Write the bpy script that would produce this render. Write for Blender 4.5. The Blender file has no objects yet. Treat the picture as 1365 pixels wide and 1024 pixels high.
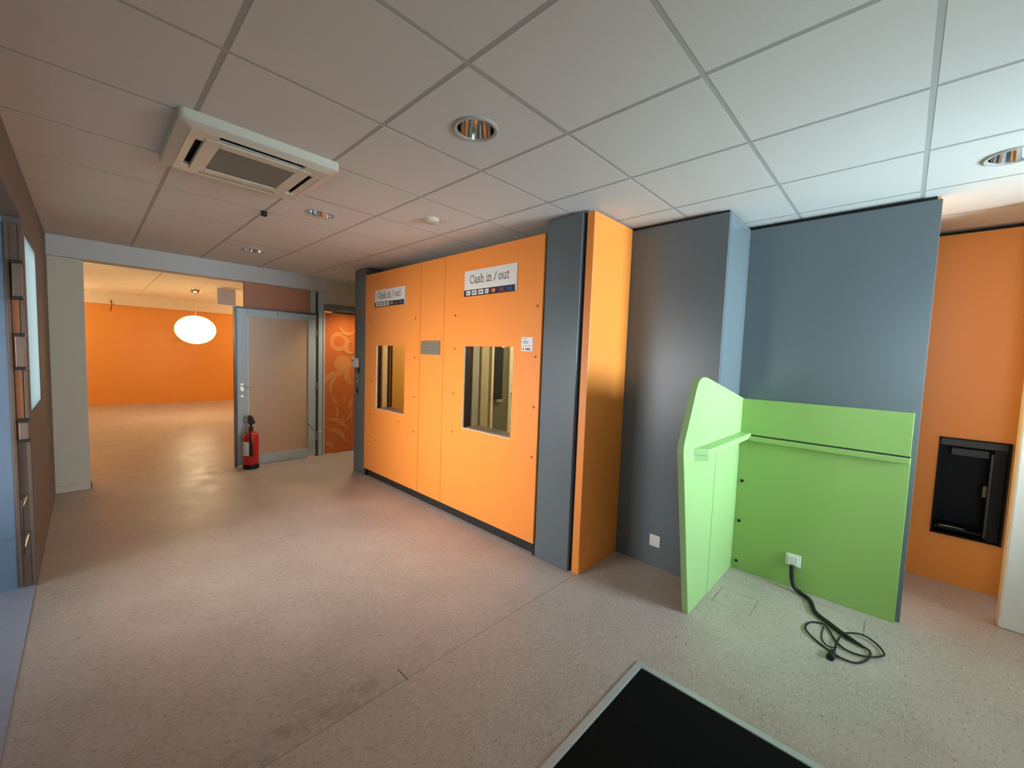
import bpy, bmesh, math, random
from mathutils import Matrix, Vector
random.seed(7)
sc = bpy.context.scene
PI = math.pi

# ---------------------------------------------------------------- camera
cam_d = bpy.data.cameras.new('camera')
cam_d.sensor_width = 36.0
cam_d.lens = 36.0 * 544.094 / 1365.0
cam_d.clip_start = 0.02
cam = bpy.data.objects.new('camera', cam_d)
sc.collection.objects.link(cam)
a, b, c_ = 0.763362628, -0.066746, -0.0357044
Rz = Matrix.Rotation(a, 3, 'Z'); Rx = Matrix.Rotation(b, 3, 'X'); Ry = Matrix.Rotation(c_, 3, 'Y')
R = Rz @ Rx @ Ry
M = Matrix((( R[0][0], R[0][2], -R[0][1], 0), (R[1][0], R[1][2], -R[1][1], 0), (R[2][0], R[2][2], -R[2][1], 1.565), (0, 0, 0, 1)))
cam.matrix_world = M
sc.camera = cam

# ---------------------------------------------------------------- world and exposure
W = bpy.data.worlds.new('sky'); sc.world = W; W.use_nodes = True
nt = W.node_tree; nt.nodes.clear()
wo = nt.nodes.new('ShaderNodeOutputWorld'); bg = nt.nodes.new('ShaderNodeBackground')
tc = nt.nodes.new('ShaderNodeTexCoord'); sp = nt.nodes.new('ShaderNodeSeparateXYZ'); rp = nt.nodes.new('ShaderNodeValToRGB')
nt.links.new(tc.outputs['Generated'], sp.inputs[0]); nt.links.new(sp.outputs['Z'], rp.inputs[0])
nt.links.new(rp.outputs[0], bg.inputs[0]); nt.links.new(bg.outputs[0], wo.inputs[0])
e = rp.color_ramp.elements
e[0].position = 0.0; e[0].color = (0.45, 0.5, 0.52, 1)
e[1].position = 0.5; e[1].color = (0.78, 0.92, 1.0, 1)
k = rp.color_ramp.elements.new(0.02); k.color = (0.55, 0.68, 0.74, 1)
bg.inputs[1].default_value = 1.5
sc.view_settings.view_transform = 'Standard'
sc.view_settings.look = 'None'
sc.view_settings.exposure = 0.0
sc.view_settings.gamma = 1.0
sc.view_settings.use_curve_mapping = False
sc.cycles.use_denoising = True
sc.cycles.max_bounces = 10
sc.cycles.diffuse_bounces = 6
sc.cycles.sample_clamp_indirect = 6.0

def light(name, kind, loc, energy, color, size=None, rot=None, sizey=None, spread=None, radius=None, portal=False, spot=None):
    d = bpy.data.lights.new(name, kind); d.energy = energy; d.color = color
    if kind == 'AREA':
        d.shape = 'RECTANGLE'; d.size = size; d.size_y = sizey or size
        if spread: d.spread = spread
        if portal: d.cycles.is_portal = True
    if radius is not None and kind in ('POINT', 'SPOT'): d.shadow_soft_size = radius
    if kind == 'SPOT': d.spot_size = spot; d.spot_blend = 0.8
    o = bpy.data.objects.new(name, d); sc.collection.objects.link(o); o.location = loc
    if rot: o.rotation_euler = rot
    return o
# daylight enters through the glazed recess at the front and the entrance side
light('portal_front', 'AREA', (-3.3, -0.98, 1.2), 1, (1, 1, 1), 1.1, (PI/2, 0, 0), 2.2, portal=True)
light('portal_entrance', 'AREA', (2.28, 3.15, 1.55), 1, (1, 1, 1), 1.2, (PI/2, 0, PI/2), 1.5, portal=True)
light('daylight_side', 'AREA', (2.18, 3.1, 1.65), 68, (0.64, 0.86, 1.0), 1.1, (PI/2+0.02, 0, PI/2), 1.1, spread=1.5)
light('daylight_entrance', 'AREA', (2.18, 1.2, 1.2), 8, (0.72, 0.88, 1.0), 1.6, (PI/2+0.55, 0, PI/2), 1.0, spread=2.0)
light('daylight_door', 'AREA', (0.48, -0.38, 1.62), 9, (0.66, 0.86, 1.0), 0.84, (PI/2+0.12, 0, 0), 1.0, spread=1.5)
light('daylight_front', 'AREA', (-3.0, -0.92, 1.2), 32, (0.98, 0.97, 1.0), 1.6, (PI/2 - 0.12, 0, 0), 1.3, spread=1.25)
# warm lamps of the back room (unseen, standing in for its other fittings) and the passage by the orange door
WARM = (1.0, 0.80, 0.50)
light('back_room_lamp_left', 'POINT', (-12.9, -0.9, 2.0), 34, WARM, radius=0.3)
light('back_room_lamp_right', 'POINT', (-13.0, 4.0, 2.0), 42, WARM, radius=0.3)
light('back_room_lamp_near', 'POINT', (-8.6, -0.8, 2.1), 20, WARM, radius=0.3)
light('back_room_lamp_near_right', 'POINT', (-8.3, 3.6, 2.1), 20, WARM, radius=0.3)
light('passage_lamp', 'SPOT', (-5.7, 2.75, 2.5), 80, (1.0, 0.85, 0.6), radius=0.08, spot=1.9)
light('booth_lamp_left', 'POINT', (-4.0, 3.4, 2.2), 24, (1.0, 0.86, 0.55), radius=0.12)
light('booth_lamp_right', 'POINT', (-2.35, 3.4, 2.2), 30, (1.0, 0.93, 0.70), radius=0.12)

# ---------------------------------------------------------------- helpers
def s2l(v): return tuple(((x/255)/12.92 if x/255 <= .04045 else ((x/255+.055)/1.055)**2.4) for x in v)
def mat(name, col, rough=0.5, metal=0.0, noise=0.0, nscale=20.0, bump=0.0, bscale=200.0, spec=0.5, emit=None, estr=0.0, trans=0.0, linear=False):
    m = bpy.data.materials.new(name); m.use_nodes = True
    n = m.node_tree; p = n.nodes['Principled BSDF']
    cl = (col if linear else s2l(col)) + (1,)
    p.inputs['Base Color'].default_value = cl
    p.inputs['Roughness'].default_value = rough; p.inputs['Metallic'].default_value = metal
    p.inputs['Specular IOR Level'].default_value = spec
    if emit: p.inputs['Emission Color'].default_value = s2l(emit) + (1,); p.inputs['Emission Strength'].default_value = estr
    if trans: p.inputs['Transmission Weight'].default_value = trans
    if noise or bump:
        t = n.nodes.new('ShaderNodeTexCoord')
    if noise:
        nz = n.nodes.new('ShaderNodeTexNoise'); nz.inputs['Scale'].default_value = nscale; nz.inputs['Detail'].default_value = 4
        n.links.new(t.outputs['Object'], nz.inputs['Vector'])
        mx = n.nodes.new('ShaderNodeMix'); mx.data_type = 'RGBA'
        mx.inputs['A'].default_value = tuple(x*(1-noise) for x in cl[:3]) + (1,)
        mx.inputs['B'].default_value = tuple(min(1, x*(1+noise)) for x in cl[:3]) + (1,)
        n.links.new(nz.outputs['Fac'], mx.inputs['Factor']); n.links.new(mx.outputs['Result'], p.inputs['Base Color'])
    if bump:
        nb = n.nodes.new('ShaderNodeTexNoise'); nb.inputs['Scale'].default_value = bscale; nb.inputs['Detail'].default_value = 3
        n.links.new(t.outputs['Object'], nb.inputs['Vector'])
        bp = n.nodes.new('ShaderNodeBump'); bp.inputs['Strength'].default_value = bump; bp.inputs['Distance'].default_value = 0.002
        n.links.new(nb.outputs['Fac'], bp.inputs['Height']); n.links.new(bp.outputs['Normal'], p.inputs['Normal'])
    return m

class MB:
    def __init__(s): s.bm = bmesh.new()
    def box(s, x0, x1, y0, y1, z0, z1):
        v = [s.bm.verts.new(p) for p in ((x0,y0,z0),(x1,y0,z0),(x1,y1,z0),(x0,y1,z0),(x0,y0,z1),(x1,y0,z1),(x1,y1,z1),(x0,y1,z1))]
        for f in ((0,3,2,1),(4,5,6,7),(0,1,5,4),(1,2,6,5),(2,3,7,6),(3,0,4,7)): s.bm.faces.new([v[i] for i in f])
        return s
    def prism(s, pts, axis, a0, a1):
        # pts: 2D outline; axis 'x': (y,z) pts; 'y': (x,z); 'z': (x,y)
        def P(u, w, t): return {'x': (t,u,w), 'y': (u,t,w), 'z': (u,w,t)}[axis]
        A = [s.bm.verts.new(P(u,w,a0)) for u,w in pts]; B = [s.bm.verts.new(P(u,w,a1)) for u,w in pts]
        s.bm.faces.new(A); s.bm.faces.new(B[::-1]); n = len(pts)
        for i in range(n): s.bm.faces.new((A[i], B[i], B[(i+1)%n], A[(i+1)%n]))
        return s
    def lathe(s, prof, c, n=32, axis='z', cap=True):
        rings = []
        for r, h in prof:
            ring = []
            for i in range(n):
                t = 2*PI*i/n; u, w = r*math.cos(t), r*math.sin(t)
                p = {'z': (u,w,h), 'y': (u,h,w), 'x': (h,u,w)}[axis]
                ring.append(s.bm.verts.new((c[0]+p[0], c[1]+p[1], c[2]+p[2])))
            rings.append(ring)
        for q in range(len(rings)-1):
            for i in range(n):
                s.bm.faces.new((rings[q][i], rings[q][(i+1)%n], rings[q+1][(i+1)%n], rings[q+1][i]))
        if cap:
            for rg in (rings[0], rings[-1]):
                try: s.bm.faces.new(rg)
                except Exception: pass
        return s
    def tube(s, pts, r, n=10, closed=False):
        # smooth through catmull-rom
        P = [Vector(p) for p in pts]
        if len(P) > 2:
            Q = []
            for i in range(len(P)-1):
                p0 = P[max(i-1,0)]; p1 = P[i]; p2 = P[i+1]; p3 = P[min(i+2,len(P)-1)]
                for t in (0,.2,.4,.6,.8):
                    Q.append(0.5*((2*p1)+(-p0+p2)*t+(2*p0-5*p1+4*p2-p3)*t*t+(-p0+3*p1-3*p2+p3)*t**3))
            Q.append(P[-1]); P = Q
        rings = []
        for i, p in enumerate(P):
            d = (P[min(i+1,len(P)-1)] - P[max(i-1,0)]).normalized()
            u = d.cross(Vector((0,0,1)))
            if u.length < 1e-3: u = d.cross(Vector((0,1,0)))
            u.normalize(); w = d.cross(u).normalized()
            rr = r(i/(len(P)-1)) if callable(r) else r
            rings.append([s.bm.verts.new(p + rr*(math.cos(2*PI*j/n)*u + math.sin(2*PI*j/n)*w)) for j in range(n)])
        for q in range(len(rings)-1):
            for i in range(n): s.bm.faces.new((rings[q][i], rings[q][(i+1)%n], rings[q+1][(i+1)%n], rings[q+1][i]))
        s.bm.faces.new(rings[0]); s.bm.faces.new(rings[-1])
        return s
    def build(s, name, m, parent=None, bevel=0.0, smooth=False, seg=2, loc=None, kind=None, label=None):
        bmesh.ops.recalc_face_normals(s.bm, faces=s.bm.faces[:])
        me = bpy.data.meshes.new(name)
        org = None
        if parent is None:   # put the origin at the base of the mesh
            xs = [v.co for v in s.bm.verts]
            org = Vector(((min(v.x for v in xs)+max(v.x for v in xs))/2, (min(v.y for v in xs)+max(v.y for v in xs))/2, min(v.z for v in xs)))
            bmesh.ops.translate(s.bm, verts=s.bm.verts[:], vec=-org)
        s.bm.to_mesh(me); s.bm.free()
        me.materials.append(m)
        if smooth:
            for f in me.polygons: f.use_smooth = True
        o = bpy.data.objects.new(name, me); sc.collection.objects.link(o)
        if parent is not None:
            o.parent = parent; w = world_loc(parent)
            for v in me.vertices: v.co -= w
        else: o.location = org
        if bevel:
            md = o.modifiers.new('bevel', 'BEVEL'); md.width = bevel; md.segments = seg; md.limit_method = 'ANGLE'; md.angle_limit = 0.6
        if smooth and not bevel:
            md = o.modifiers.new('split', 'EDGE_SPLIT'); md.split_angle = 0.7
        if kind: o['kind'] = kind
        if label: o['label'] = label
        return o
def world_loc(o):
    v = Vector((0,0,0))
    while o is not None: v += o.location; o = o.parent
    return v
def box(name, m, x0, x1, y0, y1, z0, z1, parent=None, **k): return MB().box(x0,x1,y0,y1,z0,z1).build(name, m, parent, **k)
def struct(name, mb, m, **k): return mb.build(name, m, kind='structure', **k)
def thing(name, label, cat, loc, group=None):
    o = bpy.data.objects.new(name, None); sc.collection.objects.link(o); o.location = loc; o.empty_display_size = 0.05
    return tag(o, label, cat, group)
def tag(o, label, cat, group=None):
    o['label'] = label; o['category'] = cat
    if group: o['group'] = group
    return o
def dup(root, delta, label=None):
    r = root.copy(); sc.collection.objects.link(r); r.location = root.location + Vector(delta)
    if label: r['label'] = label
    for ch in list(root.children):
        c = ch.copy(); sc.collection.objects.link(c); c.parent = r
        for g in list(ch.children):
            d = g.copy(); sc.collection.objects.link(d); d.parent = c
    return r

# ---------------------------------------------------------------- materials
ORANGE = (238, 142, 58)
m_orange = mat('orange_laminate', ORANGE, 0.42, noise=0.03, nscale=3, bump=0.05, bscale=90)
m_orange_wall = mat('orange_paint', (228, 148, 60), 0.45, noise=0.05, nscale=2, bump=0.12, bscale=60)
m_grey = mat('grey_laminate', (94, 103, 106), 0.34, noise=0.03, nscale=3, bump=0.05, bscale=90)
m_black = mat('black_shadow_gap', (18, 17, 17), 0.7)
m_kick = mat('dark_plinth', (34, 33, 33), 0.45)
m_green = mat('green_laminate', (156, 190, 122), 0.4, noise=0.02, nscale=4)
m_green_back = mat('green_board', (144, 178, 94), 0.45, noise=0.03, nscale=4)
m_white_plaster = mat('white_plaster', (214, 212, 200), 0.8, noise=0.03, nscale=8, bump=0.5, bscale=70)
m_cream = mat('cream_paint', (200, 192, 172), 0.7, noise=0.02, nscale=5, bump=0.1, bscale=60)
m_tile = mat('ceiling_tile', (206, 203, 196), 0.9, noise=0.02, nscale=1.2, bump=0.1, bscale=300)
m_bar = mat('ceiling_bar', (172, 172, 166), 0.7)
m_brownwall = mat('brown_wall', (108, 98, 88), 0.75, noise=0.05, nscale=6, bump=0.2, bscale=60)
m_alu = mat('grey_aluminium', (176, 188, 188), 0.4, metal=0.0)
m_alu_dark = mat('dark_aluminium', (66, 74, 84), 0.35, metal=0.3)
m_steel = mat('brushed_steel', (170, 166, 155), 0.3, metal=0.9)
m_chrome = mat('chrome', (225, 225, 225), 0.08, metal=1.0)
m_white = mat('white_plastic', (222, 222, 214), 0.4)
m_ac = mat('aged_white_plastic', (205, 198, 180), 0.45)
m_grille = mat('grey_grille', (132, 134, 124), 0.6)
m_blackp = mat('black_plastic', (10, 10, 11), 0.45, spec=.3)
m_rubber = mat('black_rubber', (12, 12, 13), 0.6)
m_red = mat('red_enamel', (196, 36, 24), 0.3)
m_bluegrey = mat('blue_grey_paint', (112, 130, 150), 0.5, noise=0.05, nscale=10)
m_wood = mat('brown_varnished_wood', (112, 92, 78), 0.3, noise=0.15, nscale=8)
m_lampbulb = mat('dim_white', (225, 225, 205), 0.4, emit=(240, 235, 200), estr=1.5)

def floor_material():
    m = bpy.data.materials.new('speckled_vinyl'); m.use_nodes = True
    n = m.node_tree; L = n.links; p = n.nodes['Principled BSDF']
    t = n.nodes.new('ShaderNodeTexCoord'); g = n.nodes.new('ShaderNodeNewGeometry')
    def noise(scale, detail=3, rough=.5, dist=0.0):
        z = n.nodes.new('ShaderNodeTexNoise'); z.inputs['Scale'].default_value = scale; z.inputs['Detail'].default_value = detail
        z.inputs['Roughness'].default_value = rough; z.inputs['Distortion'].default_value = dist
        L.new(g.outputs['Position'], z.inputs['Vector']); return z.outputs['Fac']
    def ramp(f, p0, c0, p1, c1):
        r = n.nodes.new('ShaderNodeValToRGB'); r.color_ramp.elements[0].position = p0; r.color_ramp.elements[0].color = c0
        r.color_ramp.elements[1].position = p1; r.color_ramp.elements[1].color = c1; L.new(f, r.inputs[0]); return r.outputs[0]
    def mix(f, A, B, mode='MIX'):
        x = n.nodes.new('ShaderNodeMix'); x.data_type = 'RGBA'; x.blend_type = mode
        for key, v in (('Factor', f), ('A', A), ('B', B)):
            if hasattr(v, 'links') or hasattr(v, 'is_linked'): L.new(v, x.inputs[key])
            else: x.inputs[key].default_value = v
        return x.outputs['Result']
    W1 = (1,1,1,1); K = (0,0,0,1)
    def flecks(scale, rot, stretch, lo, hi, bright):
        mp = n.nodes.new('ShaderNodeMapping'); mp.inputs['Rotation'].default_value = (0, 0, rot); mp.inputs['Scale'].default_value = (1, stretch, 1)
        L.new(g.outputs['Position'], mp.inputs['Vector'])
        mp.inputs['Location'].default_value = (rot*3.1, scale*.01, 0)
        z = n.nodes.new('ShaderNodeTexNoise'); z.inputs['Scale'].default_value = scale; z.inputs['Detail'].default_value = 1.5
        L.new(mp.outputs[0], z.inputs['Vector'])
        return ramp(z.outputs['Fac'], lo, K if bright else W1, hi, W1 if bright else K)
    base = ramp(noise(2.2, 5, .6), .3, s2l((170,156,145))+(1,), .7, s2l((188,173,161))+(1,))
    for r_ in (.3, 1.4, 2.5):
        col = mix(flecks(85, r_, .42, .62, .70, True), base if r_ == .3 else col, s2l((194,181,169))+(1,))
    for r_ in (.8, 2.0, 2.9):
        col = mix(flecks(90, r_, .42, .28, .35, False), col, s2l((150,135,123))+(1,))
    tiny = ramp(noise(38, 2, .4, .5), .19, W1, .22, K)
    col = mix(tiny, col, s2l((88,76,68))+(1,))
    sx = n.nodes.new('ShaderNodeSeparateXYZ'); L.new(g.outputs['Position'], sx.inputs[0])
    def ma(op, A, B=None):
        q = n.nodes.new('ShaderNodeMath'); q.operation = op; q.use_clamp = False
        for i, v in enumerate((A, B)):
            if v is None: continue
            if isinstance(v, (int, float)): q.inputs[i].default_value = v
            else: L.new(v, q.inputs[i])
        return q.outputs[0]
    def seam(axis, pos, w):
        return ma('LESS_THAN', ma('ABSOLUTE', ma('SUBTRACT', sx.outputs[axis], pos)), w)
    s = seam('X', -1.62, .0022)
    s = ma('MAXIMUM', s, seam('X', -3.62, .0012))
    col = mix(ma('MULTIPLY', s, .6), col, s2l((90,80,72))+(1,))
    # old adhesive marks: worn band left of the seam and outlines of removed fixtures
    def boxmask(cx, cy, hx, hy):
        return ma('MULTIPLY', ma('LESS_THAN', ma('ABSOLUTE', ma('SUBTRACT', sx.outputs['X'], cx)), hx), ma('LESS_THAN', ma('ABSOLUTE', ma('SUBTRACT', sx.outputs['Y'], cy)), hy))
    patchy = ramp(noise(9, 4, .7), .42, K, .6, W1)
    band = ma('MULTIPLY', boxmask(-1.69, .55, .07, .45), patchy)
    band = ma('MAXIMUM', ma('MULTIPLY', band, .35), ma('MULTIPLY', ma('SUBTRACT', boxmask(-.70, 2.95, .115, .115), boxmask(-.70, 2.95, .108, .108)), patchy))
    band = ma('MAXIMUM', band, ma('MULTIPLY', ma('SUBTRACT', boxmask(-.22, 3.24, .16, .10), boxmask(-.22, 3.24, .153, .093)), patchy))
    tick = boxmask(-1.655, 1.033, .048, .0035)
    band = ma('MAXIMUM', ma('MULTIPLY', band, .8), tick)
    col = mix(band, col, s2l((96,86,76))+(1,))
    scuff = ramp(noise(1.1, 6, .7, .8), .56, K, .75, W1)
    col = mix(ma('MULTIPLY', scuff, .22), col, s2l((140,122,104))+(1,))
    L.new(col, p.inputs['Base Color'])
    rr = ramp(noise(6, 4, .6), .3, (.34,.34,.34,1), .7, (.48,.48,.48,1))
    L.new(rr, p.inputs['Roughness']); p.inputs['Specular IOR Level'].default_value = 0.4
    bp = n.nodes.new('ShaderNodeBump'); bp.inputs['Strength'].default_value = .12; bp.inputs['Distance'].default_value = .001
    L.new(noise(60, 3), bp.inputs['Height']); L.new(bp.outputs['Normal'], p.inputs['Normal'])
    return m
m_floor = floor_material()

# ---------------------------------------------------------------- floor
struct('floor', MB().box(-14.6, 2.6, -1.4, 6.0, -0.12, 0.0), m_floor)

# ---------------------------------------------------------------- ceiling of the front room
GX = lambda i: -1.196 + 0.6*i
GY = lambda v: 0.962 + 0.6*v
holes = {(-1.496, 1.262): .088, (-3.296, 1.262): .088, (-5.096, 1.262): .088, (0.304, 3.062): .088}
def ceiling_tiles():
    m = MB(); bm = m.bm; g = 0.010
    for i in range(-9, 6):
        for v in range(-2, 6):
            x0, x1, y0, y1 = GX(i)+g, GX(i+1)-g, GY(v)+.0101, GY(v+1)-.0101
            if i == -9: x0 = -6.2
            if v == -2: y0 = -0.25
            if x1 <= -6.15: continue
            if (i == -9 and GX(i+1) < -6.2): continue
            cx, cy = (GX(i)+GX(i+1))/2, (GY(v)+GY(v+1))/2
            hr = None
            for (hx, hy), r in holes.items():
                if abs(hx-cx) < .05 and abs(hy-cy) < .05: hr = r
            if abs(cx+2.696) < .05 and abs(cy-.662) < .05: continue
            if hr is None: m.box(x0, x1, y0, y1, 2.6, 2.615)
            else:
                n = 48; outer = []; inner = []
                for q in range(n):
                    t = 2*PI*q/n + PI/4; ct, st = math.cos(t), math.sin(t); s = 1/max(abs(ct), abs(st))
                    outer.append(bm.verts.new((cx+ct*s*(x1-x0)/2, cy+st*s*(y1-y0)/2, 2.6)))
                    inner.append(bm.verts.new((cx+ct*hr, cy+st*hr, 2.6)))
                for q in range(n): bm.faces.new((outer[q], outer[(q+1)%n], inner[(q+1)%n], inner[q]))
    return m
struct('ceiling', ceiling_tiles(), m_tile)
mb = MB()
for i in range(-8, 7): mb.box(GX(i)-.0099, GX(i)+.0099, -0.25, 4.5, 2.6008, 2.612)
struct('trim_1', mb, m_bar)
mb = MB()
for v in range(-1, 7):
    for i in range(-9, 6):
        mb.box(max(GX(i)+.010, -6.2), GX(i+1)-.010, GY(v)-.0100, GY(v)+.0100, 2.6008, 2.612)
struct('trim_16', mb, mat('fine_ceiling_bar', (160,159,153), .8))
struct('ceiling_void', MB().box(-6.4, 2.6, -0.6, 5.2, 2.95, 3.0).box(-6.4,2.6,-.6,-.37,2.615,2.95).box(-6.4,2.6,4.6,5.2,2.615,2.95).box(-6.4,-6.21,-.37,4.6,2.615,2.95).box(2.35,2.6,-.37,4.6,2.615,2.95), m_black)  # void above the tiles; black sides added to keep light from leaking in

# ---------------------------------------------------------------- left wall (glazing side)
YL = -0.328
struct('wall_left', MB().box(-6.2, -4.88, YL, -0.25, 0, 2.6).box(-4.88, -4.0, YL, -0.25, 0, 1.10).box(-4.88, -4.0, YL, -0.25, 2.23, 2.6).box(-4.0, -3.9, YL, -0.25, 0, 2.6), m_brownwall)
struct('trim_2', MB().box(-3.9, 2.35, YL, -0.25, 2.29, 2.6), m_brownwall)
struct('wall_front', MB().box(-1.7, 0.05, -0.36, -0.25, 0, 2.29).box(.95, 2.35, -0.36, -0.25, 0, 2.29), m_cream)
struct('door_2', MB().box(.05, .11, -.35, -.30, 0, 2.25).box(.89, .95, -.35, -.30, 0, 2.25).box(.11, .89, -.35, -.30, 2.19, 2.25).box(.11, .89, -.35, -.30, 0, .2), m_alu_dark)
struct('trim_18', MB().box(-3.9, -1.7, -.95, -.256, .0005, .006), mat('blue_grey_threshold', (150,156,172), .7, noise=.08, nscale=60))
struct('trim_3', MB().box(-3.98, -3.9, -0.98, YL, 0, 2.5), m_bluegrey)
struct('trim_4', MB().box(-3.9, -1.7, -1.02, YL, 2.29, 2.35).box(-2.7, -1.7, -1.02, -.96, 0, 2.29).box(-1.7, -1.64, -1.02, -.36, 0, 2.29), m_bluegrey)
mb = MB()
for x in (-3.9, -2.76): mb.box(x, x+.06, -1.0, -.94, 0, 2.29)
mb.box(-3.84, -2.76, -1.0, -.94, 0, .12).box(-3.84, -2.76, -1.0, -.94, 2.2, 2.29)
struct('window_1', mb, m_alu, bevel=.004)
# frosted window pane flush in the wall, seen at a grazing angle
mfr = bpy.data.materials.new('frosted_daylight_pane'); mfr.use_nodes = True
n = mfr.node_tree; tr = n.nodes.new('ShaderNodeBsdfTranslucent'); tr.inputs[0].default_value = (.86,.92,.9,1)
n.links.new(tr.outputs[0], n.nodes['Material Output'].inputs[0])
struct('window_2', MB().box(-4.88, -4.0, -.262, -.256, 1.10, 2.23), mfr)
# wood strips trimming the end of the wall
struct('trim_5', MB().box(-3.9, -3.886, -0.268, -0.252, 0.02, 2.25).box(-3.9, -3.88, -0.322, -0.306, 0.02, 2.25).box(-3.9, -3.894, -0.306, -0.268, 0.02, 2.25), m_wood, bevel=.002)
struct('trim_17', MB().box(-3.894, -3.89, -.303, -.275, .95, 1.86), mat('orange_reflection_strip', (176,112,72), .35, noise=.15, nscale=12))  # orange reflection on the wall end, put in as a coloured strip
# ---------------------------------------------------------------- right side wall with entrance
mb = MB().box(2.2, 2.3, -0.25, 0.3, 0, 2.6).box(2.2, 2.3, 2.1, 2.5, 0, 2.6).box(2.2, 2.3, 3.8, 3.9, 0, 2.6).box(2.2, 2.3, .3, 2.1, 2.3, 2.6).box(2.2, 2.3, 2.5, 3.8, 2.3, 2.6)
mb.box(2.2, 2.3, .3, 2.1, 0, .8).box(2.2, 2.3, 2.5, 3.8, 0, .8)
struct('wall_right', mb, m_cream)
mb = MB()
for y in (0.3, 2.04, 2.5, 3.74): mb.box(2.21, 2.27, y, y+.06, .8, 2.3)
mb.box(2.21, 2.27, .36, 2.04, 2.22, 2.3).box(2.21, 2.27, 2.56, 3.74, 2.22, 2.3)
struct('window_3', mb, m_alu_dark)

# ---------------------------------------------------------------- partition towards the back room
XP = -6.2
struct('wall_back', MB().box(XP-.2, XP+.03, -0.36, 0.0, 0, 2.6), m_cream)
struct('baseboard_left', MB().box(XP+.03, XP+.045, -0.25, 0.012, 0, .075).box(XP-.2, XP+.045, 0.0, 0.012, 0, .075), m_cream, bevel=.003)
struct('trim_6', MB().box(XP-.1, XP+.10, -0.25, 2.45, 2.40, 2.6), mat('beam_paint', (190,188,182), .7, bump=.1, bscale=60))
struct('wall_passage', MB().box(XP-.12, XP, 2.43, 3.6, 2.24, 2.6), m_cream)
struct('trim_7', MB().box(XP-.1, XP+.02, 2.42, 3.6, 2.14, 2.24), mat('grey_transom', (122,120,114), .5))
# beam shadow gap over the transom
struct('wall_passage_end', MB().box(-6.2, -5.2, 3.5, 3.6, 0, 2.6), m_cream)

# back room shell
mb = MB().box(-14.3, -14.2, -1.3, 5.2, 0, 2.5)
struct('wall_far', mb, m_orange_wall)
m_band = mat('beige_band', (224, 208, 180), .8)
struct('trim_8', MB().box(-14.3, -14.1, -1.3, 5.2, 2.5, 2.8), m_band)
struct('wall_far_left', MB().box(-14.2, -6.4, -1.35, -1.25, 0, 2.8), m_cream)
struct('wall_far_right', MB().box(-14.2, -6.3, 5.1, 5.2, 0, 2.8), m_orange_wall)
struct('wall_partition', MB().box(XP-.2, XP-.12, 2.62, 5.1, 0, 2.8).box(XP-.2, XP-.1, -1.3, -.36, 0, 2.8).box(XP-.2, XP-.1, -1.3, 2.62, 2.6, 2.8), m_cream)
mb = MB()
for i in range(0, 13):
    for v in range(0, 6):
        mb.box(-14.1+.612*i, -14.1+.612*i+.6, -1.25+1.212*v*.9, -1.25+1.212*v*.9+1.08, 2.77, 2.79)
mb.box(-14.3, -6.3, -1.35, 5.2, 2.79, 2.85)
struct('ceiling_far', mb, mat('far_ceiling', (240, 230, 208), .85, noise=.04, nscale=1.5))

# ---------------------------------------------------------------- booth wall
struct('wall_service', MB().box(-5.13, -1.75, 2.76, 2.80, 2.50, 2.615), m_black)
struct('trim_9', MB().box(-5.15, -4.845, 2.41, 2.75, 0, 2.585), m_grey, bevel=.003)       # slim grey column left
struct('trim_10', MB().box(-2.0, -1.685, 2.415, 2.9, 0, 2.585), m_grey, bevel=.003)       # grey column right of booths
struct('trim_11', MB().box(-1.685, -1.66, 2.45, 2.9, 0, 2.585).box(-2.03, -2.001, 2.419, 2.5, 0, 2.49).box(-4.845, -4.825, 2.419, 2.5, 0, 2.49), m_black)  # dark joint by the slab; two added strips block leaking booth light
struct('baseboard_booth', MB().box(-4.845, -2.0, 2.445, 2.47, 0, .11), m_kick)
# closed inside of the booths
mb = MB().box(-4.845, -4.825, 2.75, 4.1, 0, 2.5).box(-4.82, -1.7, 4.0, 4.1, 0, 2.5).box(-1.73, -1.7, 2.9, 4.0, 0, 2.5).box(-4.845, -1.7, 2.435, 4.1, 2.47, 2.485).box(-3.40, -3.33, 2.45, 4.0, 0, 2.47)
m_inside = mat('booth_inside', (196, 190, 160), .6)
struct('wall_booth_inside', mb, m_inside)

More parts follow.
